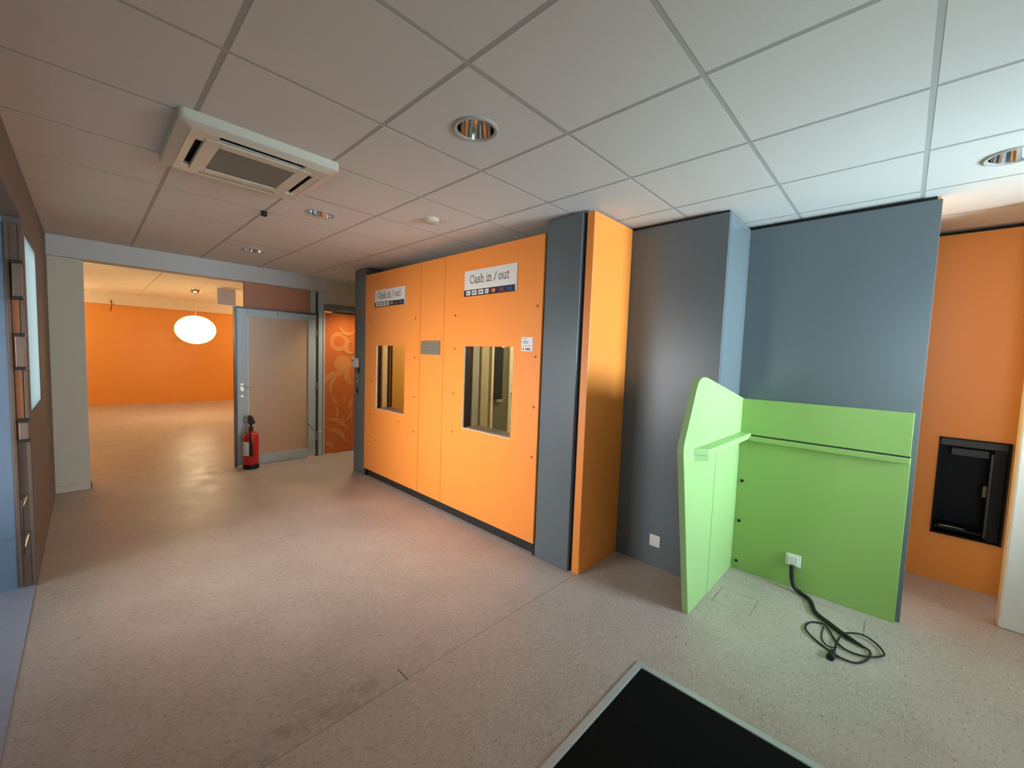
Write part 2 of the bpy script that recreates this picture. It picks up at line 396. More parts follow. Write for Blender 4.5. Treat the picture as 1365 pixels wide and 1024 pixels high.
def booth_panel(label, x0, x1, win=None, screws=()):
    y0, y1, z0, z1 = 2.40, 2.418, 0.10, 2.495
    t = thing('booth_front_panel', label, 'panel', ((x0+x1)/2, y0, z0))
    g = .003
    m = MB()
    if win:
        wx0, wx1, wz0, wz1 = win
        bm = m.bm
        O = [(x0+g,z0),(x1-g,z0),(x1-g,z1),(x0+g,z1)]; I = [(wx0,wz0),(wx1,wz0),(wx1,wz1),(wx0,wz1)]
        vs = {}
        for nm, pts in (('O',O),('I',I)):
            for yy in (y0,y1): vs[nm,yy] = [bm.verts.new((u,yy,w)) for u,w in pts]
        for q in range(4):
            r = (q+1)%4
            for yy in (y0,y1): bm.faces.new((vs['O',yy][q],vs['O',yy][r],vs['I',yy][r],vs['I',yy][q]))
            for nm in 'OI': bm.faces.new((vs[nm,y0][q],vs[nm,y0][r],vs[nm,y1][r],vs[nm,y1][q]))
    else: m.box(x0+g, x1-g, y0, y1, z0, z1)
    m.build('board', m_orange, t, bevel=.0015)
    if win:
        wx0, wx1, wz0, wz1 = win
        f = MB().box(wx0, wx0+.002, y0+.002, y1-.002, wz0, wz1).box(wx0+.002, wx1, y0+.002, y1-.002, wz0, wz0+.003)
        f.build('window_edge_trim', m_white, t)
        MB().box(wx0+.02, wx1-.006, y1+.02, y1+.16, wz0-.02, wz0+.012).build('counter_tray', m_steel, t, bevel=.004, label='steel counter tray')
    for (sx, sz) in screws:
        MB().lathe([(.001,-.004),(.009,-.004),(.011,0)], (sx, y0, sz), 12, 'y').build('screw_cap', m_screw, t, smooth=True)
    return t
m_screw = mat('dark_orange_cap', (150, 82, 30), .5)
booth_panel('orange laminate panel with window, between slim grey column and narrow blank panel', -4.84, -3.64, (-4.555,-3.925,.885,1.64),
    [(-3.73,1.93),(-3.73,1.52),(-3.73,1.10),(-3.73,.73),(-4.68,1.93),(-4.68,1.20),(-4.68,.80),(-4.03,.80),(-4.55,.50)])
booth_panel('narrow blank orange panel carrying a small steel plaque', -3.64, -3.235)
booth_panel('wide orange laminate panel with window, beside the broad grey column', -3.235, -2.005, (-2.92,-2.295,.89,1.645),
    [(-3.06,1.93),(-3.06,1.62),(-3.06,1.20),(-3.07,.83),(-2.055,1.96),(-2.055,1.57),(-2.055,1.18),(-2.055,.785)])

# fittings seen through the booth windows
t = thing('cupboard', 'tall yellowish cupboard seen through left booth window', 'cupboard', (-4.6, 3.3, 0))
MB().box(-4.818, -4.78, 2.72, 3.9, 0, 2.4).build('side_board', mat('ochre_board', (206,160,78), .5), t)
MB().box(-4.78, -4.77, 2.72, 2.74, 0, 2.4).build('edge_strip', m_black, t)
t = thing('door_post', 'pale post and dark curtain edge inside left booth window', 'post', (-4.8, 2.6, 0))
MB().box(-4.82, -4.77, 2.60, 2.67, 0, 2.4).build('pale_post', mat('pale_post', (214,208,182), .5), t, bevel=.004)
MB().box(-4.82, -4.80, 2.47, 2.59, 0, 2.4).build('dark_board', mat('dark_brown', (52,36,30), .6), t)
t = thing('steel_door_frame', 'row of pale and dark uprights seen through right booth window', 'door frame', (-3.3, 3.1, 0))
def strip(nm, y0, y1, x, m, z0=0.0, z1=2.4): return MB().box(-3.33, x, y0, y1, z0, z1).build(nm, m, t, bevel=.003)
m_db = mat('dark_aubergine', (44,34,36), .6); m_bl = mat('blue_grey_metal', (160,168,160), .4); m_ol = mat('olive_cream', (176,172,138), .5)
m_dk = mat('near_black_board', (14,13,11), .5); m_lt = mat('light_edge', (216,214,190), .4)
strip('dark_board', 2.47, 2.83, -3.31, m_db)
strip('metal_upright', 2.84, 2.93, -3.30, m_bl)
strip('olive_upright', 2.955, 3.065, -3.29, m_ol)
strip('light_edge_strip', 3.09, 3.12, -3.27, m_lt)
strip('black_door_leaf', 3.14, 3.30, -3.305, m_dk, 1.08)
strip('olive_door_leaf', 3.14, 3.39, -3.315, mat('dim_olive', (108,106,84), .5))
strip('cream_jamb', 3.39, 3.62, -3.29, m_lt)
strip('small_tray', 3.17, 3.27, -3.26, m_steel, 1.05, 1.08)
MB().tube([(-3.285,3.43,1.14),(-3.24,3.43,1.14),(-3.24,3.43,1.08)], .008).build('lever', m_blackp, t, smooth=True)
MB().lathe([(.001,0),(.045,.004),(.055,.02),(.04,.04),(.001,.045)], (-3.305,3.27,1.72), 20, 'x').build('round_lamp', m_lampbulb, t, smooth=True)

# ---------------------------------------------------------------- signs
m_signw = mat('sign_white', (214,214,206), .5); m_signd = mat('sign_navy', (38,34,48), .5); m_ink = mat('brick_red_ink', (134,52,42), .6)
def arc(cx, cy, rx, ry, a0, a1, n=14):
    return [(cx+rx*math.cos(math.radians(a0+(a1-a0)*i/n)), cy+ry*math.sin(math.radians(a0+(a1-a0)*i/n))) for i in range(n+1)]
# slab serif letters as pen strokes, x-height 1, cap height 1.45
GL = {
 'C': (1.35, [arc(.68,.72,.58,.72,48,312,20), [(1.09,1.0),(1.09,1.42)]]),
 'a': (1.0, [[(.12,.86)]+arc(.42,.68,.3,.32,100,0,8)+[(.72,.2),(.78,.03),(.95,.03)], arc(.40,.29,.32,.27,0,360,18)]),
 's': (.9, [arc(.44,.75,.27,.24,40,270,12)+arc(.44,.26,.30,.25,90,-140,12), [(.68,.98),(.68,.72)], [(.12,.02),(.12,.3)]]),
 'h': (1.15, [[(.25,0),(.25,1.45),(.05,1.45)], arc(.55,.62,.30,.36,180,0,10)+[(.85,0)], [(.05,0),(.43,0)], [(.67,0),(1.05,0)]]),
 'i': (.55, [[(.28,0),(.28,.97),(.08,.97)], [(.06,0),(.5,0)], [(.24,1.33),(.32,1.33)]]),
 'n': (1.15, [[(.25,0),(.25,.97),(.05,.97)], arc(.55,.62,.30,.36,180,0,10)+[(.85,0)], [(.05,0),(.43,0)], [(.67,0),(1.05,0)]]),
 '/': (.75, [[(.05,-.1),(.7,1.5)]]),
 'o': (1.05, [arc(.5,.49,.40,.49,0,360,24)]),
 'u': (1.15, [[(.05,.97),(.25,.97),(.25,.35)]+arc(.55,.35,.30,.35,180,360,10), [(.65,.97),(.85,.97),(.85,0),(1.05,0)]]),
 't': (.8, [[(.3,1.3),(.3,.3)]+arc(.52,.28,.22,.26,180,320,8), [(.05,.97),(.7,.97)]]),
 ' ': (.55, []),
}
def ribbon(bm, pts, w, P):
    for (u0,v0),(u1,v1) in zip(pts, pts[1:]):
        d = math.hypot(u1-u0, v1-v0)
        if d < 1e-9: continue
        ex, ey = (u1-u0)/d, (v1-v0)/d; nx, ny = -ey*w/2, ex*w/2; q = w*.3
        a = [(u0-ex*q+nx, v0-ey*q+ny), (u0-ex*q-nx, v0-ey*q-ny), (u1+ex*q-nx, v1+ey*q-ny), (u1+ex*q+nx, v1+ey*q+ny)]
        bm.faces.new([bm.verts.new(P(*p)) for p in a])
def text_mb(s, x, z, y, sz, pen=.13, widthscale=1.0):
    m = MB(); cu = x
    for ch in s:
        wd, strokes = GL[ch]
        for st in strokes:
            ribbon(m.bm, [(cu+u*sz*widthscale, z+v*sz) for u, v in st], pen*sz, lambda u, v: (u, y, v))
        cu += wd*sz*widthscale
    return m
def text_w(s): return sum(GL[ch][0] for ch in s)
def cash_sign(label, x0, x1, z0, z1):
    y = 2.3995
    t = thing('payment_sign', label, 'sign', ((x0+x1)/2, y, z0))
    MB().box(x0, x1, y-.010, y, z0+.002, z1).build('board', m_signw, t)
    s = 'Cash in / out'; W_ = (x1-x0)
    target = W_*.76; sz = .047; ws = target/(text_w(s)*sz)
    text_mb(s, x0+W_*.115, z0+(z1-z0)*.50, y-.0115, sz, .15, ws).build('lettering', m_ink, t, label='red brown serif words Cash in / out')
    MB().box(x0-.002, x1-.015, y-.012, y-.010, z0, z0+.056).build('card_strip', m_signd, t)
    defs = [(.05,.085),(.165,.10),(.30,.10),(.435,.065)]
    zc = z0+.028
    for i, (f, wf) in enumerate(defs):
        cx0 = x0+W_*f; cx1 = cx0+W_*wf; hz = .019
        b_ = MB().box(cx0, cx1, y-.0135, y-.012, zc-hz, zc+hz).build('card_logo', m_signw, t)
        m2 = MB()
        if i == 0: m2.prism([(cx0+.008,zc-.006),(cx0+.02,zc-.009),(cx1-.008,zc+.007),(cx1-.014,zc+.008),(cx0+.024,zc-.001),(cx0+.012,zc+.002)], 'y', y-.0145, y-.0135)
        elif i in (1,2):
            for q in range(4): m2.box(cx0+.010+q*.011, cx0+.018+q*.011, y-.0145, y-.0135, zc-.007+(q%2)*.002, zc+.006)
        else: m2.box((cx0+cx1)/2-.005, (cx0+cx1)/2+.003, y-.0145, y-.0135, zc-.010, zc+.008)
        m2.build('mark', m_signd, b_)
    cols = [((206,74,44),(222,150,60)), ((96,52,66),(120,72,62)), ((44,62,118),(54,86,140))]
    for i, (f, (c1, c2)) in enumerate(zip((.585,.735,.88), cols)):
        cx = x0+W_*f
        MB().lathe([(.001,-.0135),(.015,-.0135),(.015,-.012)], (cx-.009, y, zc), 20, 'y').build('card_disc', mat('disc', c1, .5), t)
        MB().lathe([(.001,-.0131),(.015,-.0131),(.015,-.012)], (cx+.010, y, zc), 20, 'y').build('card_disc', mat('disc', c2, .5), t)
    return t
cash_sign('white Cash in / out sign over the left booth window', -4.585, -3.925, 2.09, 2.285)
cash_sign('white Cash in / out sign over the right booth window, next to the broad grey column', -2.925, -2.275, 2.09, 2.315)
t = thing('steel_plaque', 'small brushed steel plaque on the narrow orange panel', 'plaque', (-3.445, 2.40, 1.555))
MB().box(-3.605, -3.285, 2.388, 2.40, 1.557, 1.695).build('plate', mat('dull_steel', (128,122,104), .45, metal=.3), t, bevel=.002)
mb = MB()
for q in range(3): mb.box(-3.56+.02*(q%2), -3.34-.02*q, 2.3868, 2.3881, 1.66-q*.032, 1.666-q*.032)
mb.build('engraved_lines', mat('engraving', (112,108,96), .5), t)
t = thing('notice_label', 'small white notice beside right booth window', 'label', (-2.146, 2.40, 1.612))
MB().box(-2.206, -2.088, 2.396, 2.40, 1.612, 1.722).build('card', m_white, t, bevel=.001)
mb = MB()
mb.box(-2.19,-2.15,2.3952,2.3961,1.706,1.711)
for q in range(2): mb.box(-2.19, -2.13-.008*q, 2.3952, 2.3961, 1.685-q*.012, 1.691-q*.012)
for q in range(2): mb.box(-2.19, -2.105, 2.3952, 2.3961, 1.655-q*.009, 1.6575-q*.009)
mb.build('print', mat('blue_grey_ink', (120,128,160), .6), t)
MB().prism([(-2.193,1.628),(-2.183,1.619),(-2.173,1.628),(-2.183,1.640)], 'y', 2.3952, 2.3961).box(-2.16,-2.11,2.3952,2.3961,1.622,1.635).build('logo', mat('dark_red_ink', (140,30,44), .6), t)

# devices on the slim grey column
t = thing('intercom_box', 'white plastic sensor box on the slim grey column', 'control box', (-5.085, 2.41, 1.36))
MB().box(-5.165, -5.01, 2.375, 2.41, 1.36, 1.475).build('housing', m_white, t, bevel=.012, seg=3)
MB().lathe([(.001,-.004),(.012,-.004),(.012,0)], (-5.125, 2.375, 1.445), 16, 'y').build('lens', m_blackp, t)
MB().box(-5.05,-5.0,2.398,2.41,1.295,1.36).build('socket', m_kick, t, bevel=.003)
t = thing('key_switch', 'small steel key switch under the white box on column', 'switch', (-5.06, 2.41, 1.165))
MB().box(-5.095, -5.02, 2.398, 2.41, 1.165, 1.265).build('plate', m_steel, t, bevel=.004)
MB().box(-5.075, -5.04, 2.392, 2.398, 1.19, 1.235).build('button', m_grey, t, bevel=.002)
t = thing('cable_hole', 'ragged black hole in the slim grey column below key switch', 'hole', (-5.05, 2.41, 1.02))
MB().prism([(-5.085,1.09),(-5.05,1.10),(-5.03,1.06),(-5.035,1.03),(-5.045,1.0),(-5.075,1.05)], 'y', 2.407, 2.4105).build('dark_opening', m_black, t)

# ---------------------------------------------------------------- orange pier and grey walls
o = MB().box(-1.66, -1.60, 2.435, 2.972, 0, 2.585).build('partition_slab', m_orange, bevel=.004)
tag(o, 'full height orange partition slab standing out beside broad grey column', 'partition')
struct('wall_grey', MB().box(-1.66, -0.902, 2.975, 3.3, 0, 2.575), m_grey, bevel=.003)
struct('wall_blue_grey', MB().box(-0.93, 0.092, 3.462, 3.52, 0, 2.57), m_grey, bevel=.002)
struct('wall_return', MB().box(-0.94, -0.90, 2.99, 3.462, 0, 2.575), m_grey)
struct('trim_12', MB().box(-1.66, -0.92, 3.01, 3.3, 2.575, 2.6).box(-.94, .07, 3.50, 3.6, 2.57, 2.602), m_black)
struct('wall_alcove_side', MB().box(0.0, 0.085, 3.52, 4.4, 0, 2.6), m_orange_wall)
mb = MB()
x0,x1,z0,z1 = .226,.574,.362,1.088
mb.box(-.1, x0, 4.40, 4.45, 0, 2.565).box(x1, .8, 4.40, 4.45, 0, 2.565).box(x0, x1, 4.40, 4.45, 0, z0).box(x0, x1, 4.40, 4.45, z1, 2.565)
struct('wall_alcove', mb, m_orange_wall)
struct('trim_13', MB().box(-.1, .8, 4.46, 4.55, 2.5, 2.602), m_black)
struct('wall_white', MB().box(0.53, 2.35, 3.87, 3.97, 0, 2.6), m_white_plaster, bevel=.012, seg=3)

t = thing('recessed_machine', 'black recessed machine housing in the orange alcove wall', 'machine', (.40, 4.42, .362))
m_mb = mat('machine_black', (9,9,10), .5, spec=.25)
mb = MB().box(x0, x1, 4.66, 4.68, z0, z1).box(x0, x0+.01, 4.385, 4.66, z0, z1).box(x1-.012, x1, 4.37, 4.66, z0, z1).box(x0, x1, 4.385, 4.66, z0, z0+.01).box(x0, x1, 4.385, 4.66, z1-.01, z1)
mb.build('housing', m_mb, t)
MB().box(x0+.01, x1-.012, 4.40, 4.42, z1-.06, z1-.01).build('top_rail', mat('dark_grey_metal', (46,45,42), .4), t, bevel=.003)
MB().box(.50, x1-.012, 4.395, 4.42, z0+.01, z1-.06).build('side_cheek', m_blackp, t, bevel=.003)
MB().box(.488, .50, 4.40, 4.43, z0+.03, z1-.09).build('edge_rail', mat('rail_grey', (58,56,52), .35), t)
MB().box(.30, .49, 4.5, 4.515, z1-.14, z1-.085).build('upper_plate', mat('plate_grey', (48,47,44), .35), t, bevel=.003)
MB().box(x0+.02, .488, 4.43, 4.6, z0+.03, z0+.05).build('lower_tray', m_blackp, t, bevel=.003)
MB().tube([(.27,4.43,z0+.055),(.33,4.42,z0+.06),(.40,4.43,z0+.055)], .004).build('tray_cable', m_steel, t, smooth=True)
MB().box(.465, .487, 4.42, 4.44, .68, .76).build('latch', mat('latch_grey', (90,86,78), .35), t, bevel=.006)

# ---------------------------------------------------------------- green corner booth
t = thing('writing_booth', 'lime green corner stand with side wing against the blue grey wall', 'stand', (-0.4, 3.2, 0))
prof = [(2.56,0.0),(3.458,0.0),(3.458,1.313),(3.43,1.318),(2.66,1.474)]
top = [(2.62,1.481),(2.58,1.484),(2.545,1.480),(2.515,1.470),(2.49,1.452),(2.47,1.425)]
prof += top + [(2.40,1.27),(2.335,1.13),(2.322,1.095),(2.322,1.05)]
m_green_edge = m_green
MB().prism(prof, 'x', -.90, -.862).build('side_wing', m_green, t, bevel=.003)
MB().box(-.861, -.856, 2.41, 2.886, 0, 1.02).box(-.861, -.856, 2.892, 3.43, 0, 1.02).prism([(2.56,0),(2.886,0),(2.886,1.02),(2.33,1.02)], 'x', -.8615, -.8565) if 0 else None
MB().box(-.8635, -.8615, 2.888, 2.892, 0.0, 1.02).build('joint_line', m_kick, t)
MB().box(-.862, .068, 3.43, 3.46, 0, 1.043).build('back_board', m_green_back, t, bevel=.002)
MB().box(-.862, .065, 3.432, 3.46, 1.047, 1.313).build('upper_board', m_green_back, t, bevel=.002)
MB().box(-.79, .066, 3.395, 3.43, 1.005, 1.038).build('back_ledge', m_green_back, t, bevel=.003)
MB().box(-.79, .066, 3.425, 3.4315, 1.038, 1.046).build('ledge_gap', m_kick, t)
MB().prism([(-.862,2.475),(-.80,2.535),(-.79,2.56),(-.79,3.43),(-.862,3.43)], 'z', 1.02, 1.06).build('side_shelf', m_green, t, bevel=.004)
MB().prism([(-.862,2.49),(-.862,2.56),(-.80,2.55)], 'z', .985, 1.02).build('shelf_bracket', m_green, t)
MB().lathe([(.001,0),(.006,0),(.006,.004),(.001,.005)], (-.825, 3.10, 1.06), 10).build('shelf_screw', m_steel, t)
for z in (.687, .377, .062):
    MB().lathe([(.001,-.006),(.010,-.006),(.012,0)], (-.828, 3.43, z), 16, 'y').build('hole_plug', m_blackp, t, smooth=True)

def outlet(name, label, x0, x1, z0, z1, y, m=None):
    t = thing(name, label, 'outlet', ((x0+x1)/2, y, z0))
    MB().box(x0, x1, y-.010, y, z0, z1).build('faceplate', m or m_white, t, bevel=.004)
    return t
t2 = outlet('wall_outlet', 'pale square outlet on the dark grey wall near the floor', -1.318, -1.235, .160, .248, 2.975)
MB().lathe([(.022,-.0095),(.022,-.011),(.020,-.004),(.001,-.004)], (-1.277, 2.975, .204), 24, 'y', cap=False).build('socket', mat('socket_beige', (196,192,178), .5), t2, smooth=True)
t2 = outlet('power_outlet', 'white double outlet on lime green board with black cables', -.513, -.424, .160, .245, 3.4295)
MB().box(-.497, -.437, 3.405, 3.42, .172, .236).build('plug_cover', m_white, t2, bevel=.004)

thick = [(-0.470, 3.400, 0.175), (-0.467, 3.39, 0.14), (-0.461, 3.385, 0.08), (-0.440, 3.378, 0.03), (-0.400, 3.365, 0.014), (-0.343, 3.309, 0.013), (-0.297, 3.172, 0.013), (-0.223, 3.101, 0.013), (-0.142, 3.031, 0.013), (-0.056, 2.978, 0.013)]
loop = [(-0.057, 2.995), (-0.024, 2.961), (-0.029, 2.884), (-0.067, 2.802), (-0.12, 2.775), (-0.166, 2.796), (-0.243, 2.85), (-0.3, 2.904), (-0.319, 2.97), (-0.3, 3.044), (-0.244, 3.068), (-0.207, 3.02), (-0.168, 2.93), (-0.117, 2.878), (-0.061, 2.879), (-0.008, 2.913), (0.027, 2.957), (0.031, 3.005), (-0.004, 3.073), (-0.057, 3.104), (-0.109, 3.09), (-0.147, 3.033), (-0.164, 2.919), (-0.166, 2.84), (-0.17, 2.79)]
t = thing('power_cable', 'black cable bundle running from outlet and coiled on the floor', 'cable', (-.2, 3.0, 0))
MB().tube(thick, lambda u: .013 if u < .9 else .013-.06*(u-.9), 12).build('cable_bundle', m_rubber, t, smooth=True)
MB().tube([(x, y, .0062+.004*(i % 3 == 1)+(.006 if 13 < i < 24 else 0)) for i, (x, y) in enumerate(loop)], .0052, 8).build('cable_coil', m_rubber, t, smooth=True)
MB().tube([(-.24,3.05,.005),(-.232,2.91,.004),(-.196,2.854,.004),(-.162,2.874,.004)], .003, 8).build('thin_lead', m_rubber, t, smooth=True)
MB().tube([(-.17,2.80,.016),(-.172,2.76,.016),(-.176,2.725,.016)], lambda u: .012+.006*min(1, u*2), 14).build('plug', m_rubber, t, smooth=True)

# ---------------------------------------------------------------- entrance mat
t = thing('entrance_mat', 'black entrance mat in a pale metal frame set in the floor', 'mat', (.3, 1.2, 0))
MB().box(-.855, 1.6, .35, 1.922, 0.001, .005).build('mat_surface', mat('black_mat', (10,11,12), .85, spec=.15, noise=.3, nscale=30), t)
mb = MB()
mb.prism([(-.892,.315),(-.858,.35),(-.858,1.925),(-.892,1.958)], 'z', .001, .009)
mb.prism([(-.892,1.958),(-.858,1.925),(1.6,1.925),(1.63,1.958)], 'z', .001, .009)
mb.prism([(1.6,1.925),(1.63,1.958),(1.63,.315),(1.6,.35)], 'z', .001, .009)
mb.prism([(-.892,.315),(1.63,.315),(1.6,.35),(-.858,.35)], 'z', .001, .009)
mb.build('mat_frame', mat('pale_aluminium', (190,198,196), .4, metal=.3), t, bevel=.002)

# ---------------------------------------------------------------- air conditioner
t = thing('ceiling_air_conditioner', 'square white cassette air conditioner on the ceiling tiles', 'air conditioner', (-2.69, .655, 2.54))
cx, cy, h = -2.69, .652, .352
def rsq(hh, r=.03, n=5):
    pts = []
    for (sx, sy, a0) in ((1,1,0),(-1,1,90),(-1,-1,180),(1,-1,270)):
        for i in range(n+1):
            a_ = math.radians(a0+90*i/n); pts.append((cx+sx*(hh-r)+r*math.cos(a_), cy+sy*(hh-r)+r*math.sin(a_)))
    return pts
def ring_stack(levels):
    m = MB(); bm = m.bm; rings = []
    for hh, z, r in levels: rings.append([bm.verts.new((x,y,z)) for x,y in rsq(hh, r)])
    for A, B in zip(rings, rings[1:]):
        for i in range(len(A)): bm.faces.new((A[i],A[(i+1)%len(A)],B[(i+1)%len(A)],B[i]))
    return m
ring_stack([(h,2.60,.03),(h,2.562,.03),(h-.004,2.557,.028),(.335,2.552,.03),(.302,2.541,.012),(.302,2.62,.012)]).build('fascia', m_ac, t)
def acbox(nm, a0, a1, b0, b1, z0, z1, m, **k): return MB().box(cx+a0, cx+a1, cy+b0, cy+b1, z0, z1).build(nm, m, t, **k)
I0, I1 = .174, .238
acbox('inner_frame', -I1, I1, -I1, -I0, 2.538, 2.56, m_ac, bevel=.003); acbox('inner_frame', -I1, I1, I0, I1, 2.538, 2.56, m_ac, bevel=.003)
acbox('inner_frame', -I1, -I0, -I0, I0, 2.538, 2.56, m_ac, bevel=.003); acbox('inner_frame', I0, I1, -I0, I0, 2.538, 2.56, m_ac, bevel=.003)
mb = MB()
for i in range(50): mb.box(cx-.174, cx+.174, cy-.174+i*.00696, cy-.174+i*.00696+.0055, 2.543, 2.55)
mb.box(cx-.174, cx+.174, cy-.174, cy+.174, 2.548, 2.56)
mb.build('intake_grille', m_grille, t)
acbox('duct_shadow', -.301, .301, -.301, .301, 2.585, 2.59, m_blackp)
for i, (dx, dy) in enumerate(((1,0),(-1,0),(0,1),(0,-1))):
    pr = [(.268, 2.545),(.300, 2.542),(.300, 2.546),(.268, 2.551)]
    if dx == 1: pr = [(.242, 2.546),(.262, 2.541),(.262, 2.544),(.242, 2.549)]
    if dx: b_ = MB().prism([(cx+dx*u, w) for u, w in pr], 'y', cy-.19, cy+.19)
    else: b_ = MB().prism([(cy+dy*u, w) for u, w in pr], 'x', cx-.19, cx+.19)
    b_.build('louvre', m_ac, t)
for sx in (-1, 1):
    for sy in (-1, 1):
        mb = MB().prism([(cx+sx*u, cy+sy*w) for u, w in ((.19,.2385),(.19,.3015),(.3015,.3015),(.3015,.19),(.2385,.19),(.2385,.2385))], 'z', 2.541, 2.56)
        mb.build('corner_cover', m_ac, t, bevel=.002)

# ---------------------------------------------------------------- downlights, detector, sensor
def downlight(x, y, label):
    t = thing('recessed_downlight', label, 'downlight', (x, y, 2.59), 'round chrome downlights in the ceiling tiles')
    MB().lathe([(.085,2.601),(.086,2.594),(.098,2.592),(.106,2.597),(.107,2.6005)], (x, y, 0), 48, cap=False).build('trim_ring', mat('ring_grey', (168,166,158), .6), t, smooth=True)
    MB().lathe([(.0855,2.597),(.083,2.62),(.074,2.67),(.058,2.72)], (x, y, 0), 48, cap=False).build('reflector', m_chrome, t, smooth=True)
    MB().lathe([(.001,2.70),(.03,2.702),(.05,2.72),(.06,2.722)], (x, y, 0), 24, cap=False).build('bulb', m_bulb, t, smooth=True)
    return t
m_bulb = mat('unlit_bulb', (190,182,165), .3)
d0 = downlight(-1.496, 1.262, 'largest chrome downlight, nearest the middle of the ceiling')
dup(d0, (-1.8, 0, 0), 'chrome downlight just right of the air conditioner, beyond it')
dup(d0, (-3.6, 0, 0), 'farthest small chrome downlight near the doorway beam')
dup(d0, (1.8, 1.8, 0), 'chrome downlight at right edge of the photo above the alcove')
o = MB().lathe([(.001,2.565),(.035,2.566),(.05,2.575),(.055,2.59),(.058,2.6)], (-2.70, 1.865, 0), 32).build('smoke_detector', mat('detector_plastic', (190,180,162), .5), smooth=True)
tag(o, 'flat round beige smoke detector on a ceiling tile above the booths', 'smoke detector')
o = MB().box(-3.615, -3.575, .945, .98, 2.565, 2.602).build('ceiling_sensor', m_blackp, bevel=.004)
tag(o, 'tiny black sensor cube on ceiling grid behind the air conditioner', 'sensor')

# ---------------------------------------------------------------- glazed door and its surround
XD = XP + .02
t = thing('glazed_door', 'grey aluminium door with large frosted brown pane, leaning red extinguisher in front', 'door', (XD, 1.82, 0))
t['label'] = 'grey aluminium framed door with large frosted brown pane'
y0, y1, zt = 1.335, 2.305, 2.06
MB().box(XD-.025, XD+.02, y0, y0+.115, .02, zt).build('stile', m_alu, t, bevel=.004)
MB().box(XD-.025, XD+.02, y1-.105, y1, .02, zt).build('stile', m_alu, t, bevel=.004)
MB().box(XD-.025, XD+.02, y0+.115, y1-.105, zt-.095, zt).build('top_rail', m_alu, t, bevel=.004)
MB().box(XD-.025, XD+.02, y0+.115, y1-.105, .004, .13).build('bottom_rail', m_alu, t, bevel=.004)
mg = bpy.data.materials.new('frosted_brown_glass'); mg.use_nodes = True
n = mg.node_tree; p = n.nodes['Principled BSDF']; p.inputs['Base Color'].default_value = s2l((232,204,168))+(1,); p.inputs['Roughness'].default_value = .35
tr = n.nodes.new('ShaderNodeBsdfTranslucent'); tr.inputs[0].default_value = s2l((190,150,110))+(1,); ms = n.nodes.new('ShaderNodeMixShader'); ms.inputs[0].default_value = .35
n.links.new(p.outputs[0], ms.inputs[1]); n.links.new(tr.outputs[0], ms.inputs[2]); n.links.new(ms.outputs[0], n.nodes['Material Output'].inputs[0])
MB().box(XD-.006, XD+.004, y0+.115, y1-.105, .13, zt-.095).build('frosted_pane', mg, t)
MB().box(XD+.004, XD+.012, y0+.115, y0+.135, .13, zt-.095).build('glazing_bead', mat('pale_bead', (208,200,188), .4), t)
hd = MB().box(XD+.02, XD+.028, y0+.03, y0+.075, .99, 1.10).build('handle_plate', m_steel, t, bevel=.004)
MB().tube([(XD+.028,y0+.052,1.07),(XD+.07,y0+.052,1.07),(XD+.075,y0+.08,1.065),(XD+.075,y0+.19,1.03)], .009).build('lever_handle', m_chrome, hd, smooth=True)
MB().lathe([(.001,.028),(.018,.028),(.02,.02)], (XD, y0+.052, .93), 16, 'x').build('lock_cylinder', m_steel, t, smooth=True)
MB().box(XD+.02, XD+.045, 1.80, 2.30, 2.015, 2.045).build('door_closer', m_alu, t, bevel=.004)
for z in (1.80, 1.04, .30): MB().lathe([(.011,-.05),(.011,.05)], (XD+.025, y1+.012, z), 12).build('hinge', m_steel, t, smooth=True)
MB().tube([(XD+.02,2.19,.53),(XD+.05,2.20,.50),(XD+.06,2.26,.40),(XD+.06,2.34,.36),(XD+.05,2.42,.39)], .008).build('door_stay', m_steel, t, smooth=True)
mb = MB().box(XP-.06, XP+.03, 1.315, 1.334, 0, 2.08).box(XP-.06, XP+.03, 2.31, 2.34, 0, 2.42).box(XP-.06, XP+.03, 1.334, 2.31, 2.064, 2.085)
struct('door_1', mb, m_alu_dark, bevel=.002)
struct('trim_14', MB().box(XP-.06, XP+.035, 2.345, 2.405, 0, 2.12).box(XP-.06, XP+.02, 2.235, 2.31, 2.085, 2.42).box(XP-.1, XP+.02, 2.34, 2.43, 2.12, 2.6), m_alu, bevel=.003)
struct('trim_15', MB().box(XP-.06, XP+.045, 2.412, 2.43, 0, 2.12), mat('pale_jamb', (200,200,196), .5))
struct('wall_overdoor', MB().box(XP-.06, XP, 1.43, 2.235, 2.085, 2.42), mat('brown_panel', (184,122,90), .6, noise=.06, nscale=4))

# orange flower door
t = thing('flower_panel_door', 'orange door panel with pale flower pattern between glazed door and column', 'door', (XP, 2.8, 0))
m_fo = mat('dusky_orange', (206,106,44), .45, noise=.06, nscale=3)
MB().box(XP-.04, XP, 2.43, 3.35, .01, 2.12).build('leaf', m_fo, t, bevel=.002)
m_fl = mat('pale_orange_print', (214,134,72), .5)
def blob(pts, n=6):
    m = MB()
    m.prism(pts, 'x', XP, XP+.0012); return m
def crescent(cy, cz, r0, r1, a0, a1, n=12, taper=True):
    o_ = []; i_ = []
    for q in range(n+1):
        a_ = math.radians(a0+(a1-a0)*q/n); k_ = math.sin(PI*q/n) if taper else 1
        rm = (r0+r1)/2; hw = (r1-r0)/2*max(.05, k_)
        o_.append((cy+(rm+hw)*math.cos(a_), cz+(rm+hw)*math.sin(a_))); i_.append((cy+(rm-hw)*math.cos(a_), cz+(rm-hw)*math.sin(a_)))
    return o_ + i_[::-1]
mb = MB()
